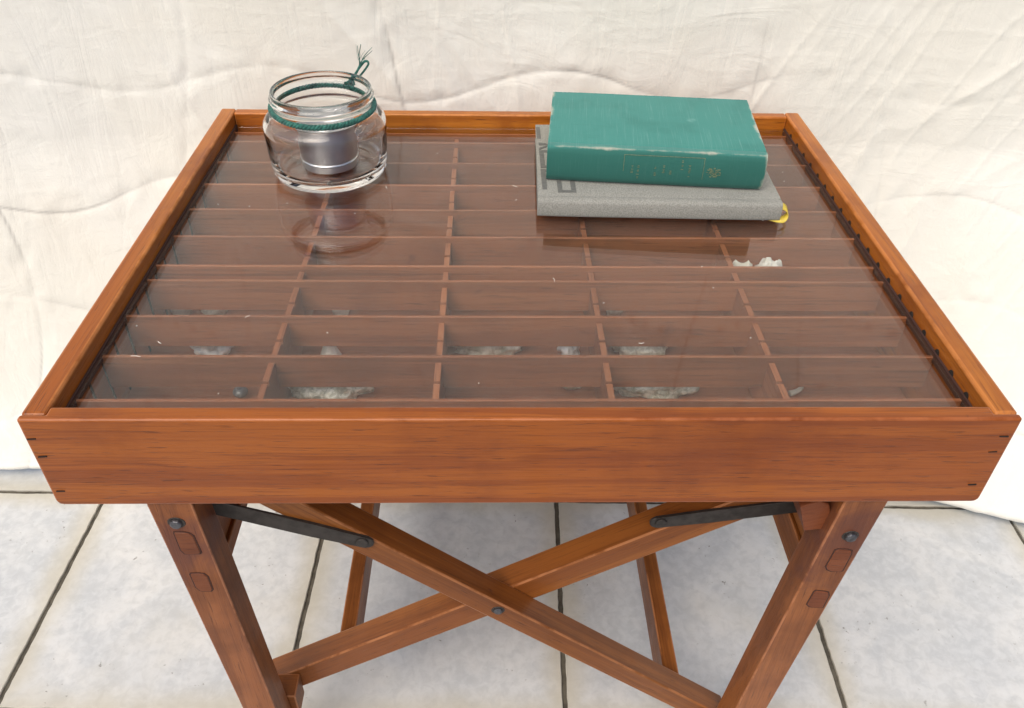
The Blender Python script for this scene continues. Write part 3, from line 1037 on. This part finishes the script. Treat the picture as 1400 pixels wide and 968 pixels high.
def rock(name, x0, x1, y0, y1, h, mat, label, cat, seed, rough=0.35, group=None):
    bm = bmesh.new()
    bmesh.ops.create_icosphere(bm, subdivisions=4, radius=1.0)
    for v in bm.verts:
        d = v.co.normalized()
        q = 1 + rough*mnoise.fractal(d*1.7 + Vector((seed*3.7, seed, 0)), 1.0, 2.0, 5) + 0.25*rough*abs(mnoise.noise(d*5 + Vector((seed, 0, seed))))
        p = d*q
        v.co = Vector((p.x*(x1-x0)/2, p.y*(y1-y0)/2, p.z*h*0.55))*S
        v.co.z = max(v.co.z, -h*0.42*S)
    zmin = min(v.co.z for v in bm.verts)
    for v in bm.verts:
        v.co.z -= zmin
    me = bm_mesh(bm, name)
    o = link(name, me, mat, None, Matrix.Translation(W3((x0+x1)/2, (y0+y1)/2, TF + 0.0002)), True)
    return tag(o, label, cat, group)
rock('stone', -.222, -.148, .113, .148, .025, RK1, 'long mottled grey-green stone in the tray beside the grey bead', 'stone', 1)
rock('stone', .036, .070, .1330, .152, .020, RK2, 'small tan wedge-shaped stone beside the long pale tray stone', 'stone', 2)
rock('stone', .096, .170, .113, .148, .025, RK1, 'grey-and-white speckled stone behind the first cross divider', 'stone', 3)
rock('stone', -.336, -.294, .180, .208, .024, RK3, 'grey-white stone in the tray by the side board', 'stone', 4)
rock('stone', -.066, .006, .178, .212, .025, RK2, 'long pale crusted stone in the middle column of the tray', 'stone', 5)
rock('stone', .041, .062, .180, .200, .022, RK3, 'small bluish white stone between two pale crusted stones', 'stone', 6)
rock('stone', .097, .160, .178, .212, .025, RK2, 'flat creamy crusted stone beside the small bluish white stone', 'stone', 7)
rock('shell', -.378, -.355, .250, .276, .021, RK4, 'smooth white shell in the tray against the side board', 'shell', 8, 0.15)
rock('shell', -.345, -.316, .250, .276, .019, RK1, 'greyish flat shell beside the smooth white shell', 'shell', 9, 0.2)
rock('shell', -.203, -.183, .249, .274, .021, RK4, 'small white shell in line with the white cone shell', 'shell', 10, 0.2)
rock('shell', .098, .116, .250, .274, .020, RK4, 'small square-looking cream shell chip in the tray', 'shell', 11, 0.2)
rock('shell', .2365, .266, .2690, .305, .046, RK4, 'rounded white shell touching the knobbly white shell', 'shell', 12, 0.45)
rock('shell', .2655, .2950, .2690, .304, .058, RK4, 'knobbly white shell with a raised spur by the grey book', 'shell', 15, 0.4)
# limpet-like cone
cone_p = [(0.0, .0250), (.0018, .0243), (.0040, .0200), (.0068, .0130), (.0098, .0050), (.0112, 0.0), (0, 0)]
cm_ = lathe_mesh('cone_shell', [(r, z) for r, z in cone_p], 28)
for v in cm_.vertices:
    a = math.atan2(v.co.y, v.co.x)
    k = 1 + 0.05*math.sin(a*9)
    v.co.x *= k
    v.co.y *= k
co = link('cone_shell', cm_, RK4, None, Matrix.Translation(W3(-.193, .184, TF+0.0002)), True)
tag(co, 'white ridged cone-shaped shell in the second tray column', 'shell')
# grey bead
bead = link('bead', lathe_mesh('bead', [(.0022, .0008)] + [(.0022 + .0050*math.sin(math.pi*i/12)**0.8, .0008 + .0108*i/12) for i in range(1, 12)] + [(.0022, .0116), (.0020, .006), (.0022, .0008)], 32),
            flat('grey_bead', (0.22, 0.23, 0.24), 0.2, 0.2, 0.3, 150), None, Matrix.Translation(W3(-.2700, .124, TF + .0002)), True)
tag(bead, 'tiny dark grey glossy bead lying in the tray', 'bead')
# little white hook with a metal eye
hk = empty('hook', .272, .124, TF)
tag(hk, 'small white hook with a metal eye in the tray corner column', 'hook')
hm = Matrix.Translation(W3(.272, .124, TF + .0005))
bm = bmesh.new()
tube(bm, spline([(-.008, 0, .003), (-.003, .001, .004), (.002, .002, .007), (.004, .003, .013)], 8), .0030, 10, False, lambda t: 1-0.35*t)
link('shank', bm_mesh(bm, 'shank'), RK4, hk, hm.copy(), True)
bm = bmesh.new()
tube(bm, [(.0055 + .0042*math.cos(a), .003, .0150 + .0042*math.sin(a)) for a in [2*math.pi*i/24 for i in range(24)]], .0014, 8, True)
link('eye', bm_mesh(bm, 'eye'), STEEL, hk, hm.copy(), True)

# lint on the glass
bm = bmesh.new()
R3 = random.Random(11)
spots = [(.035, .225), (-.155, .425), (.0, .43), (-.33, .12), (-.345, .10), (.11, .12), (-.26, .16), (.28, .35)]
for i in range(30):
    x, y = spots[i] if i < len(spots) else (R3.uniform(-.36, .36), R3.uniform(.03, .58))
    L_ = R3.uniform(.004, .009) if i < len(spots) else R3.uniform(.0004, .0011)
    a = R3.uniform(0, 3.14)
    p = [(x - L_/2*math.cos(a), y - L_/2*math.sin(a), .0002), (x + .0012*R3.uniform(-1, 1), y + .0012*R3.uniform(-1, 1), .0005), (x + L_/2*math.cos(a), y + L_/2*math.sin(a), .0003)]
    tube(bm, p, .0003 if i < len(spots) else .00032, 5)
lint = link('lint', bm_mesh(bm, 'lint'), LINT, None, Matrix.Translation(W3(0, 0, GZ + .0003)))
lint['kind'] = 'stuff'
lint['label'] = 'pale specks of lint scattered on the glass top'
lint['category'] = 'lint'
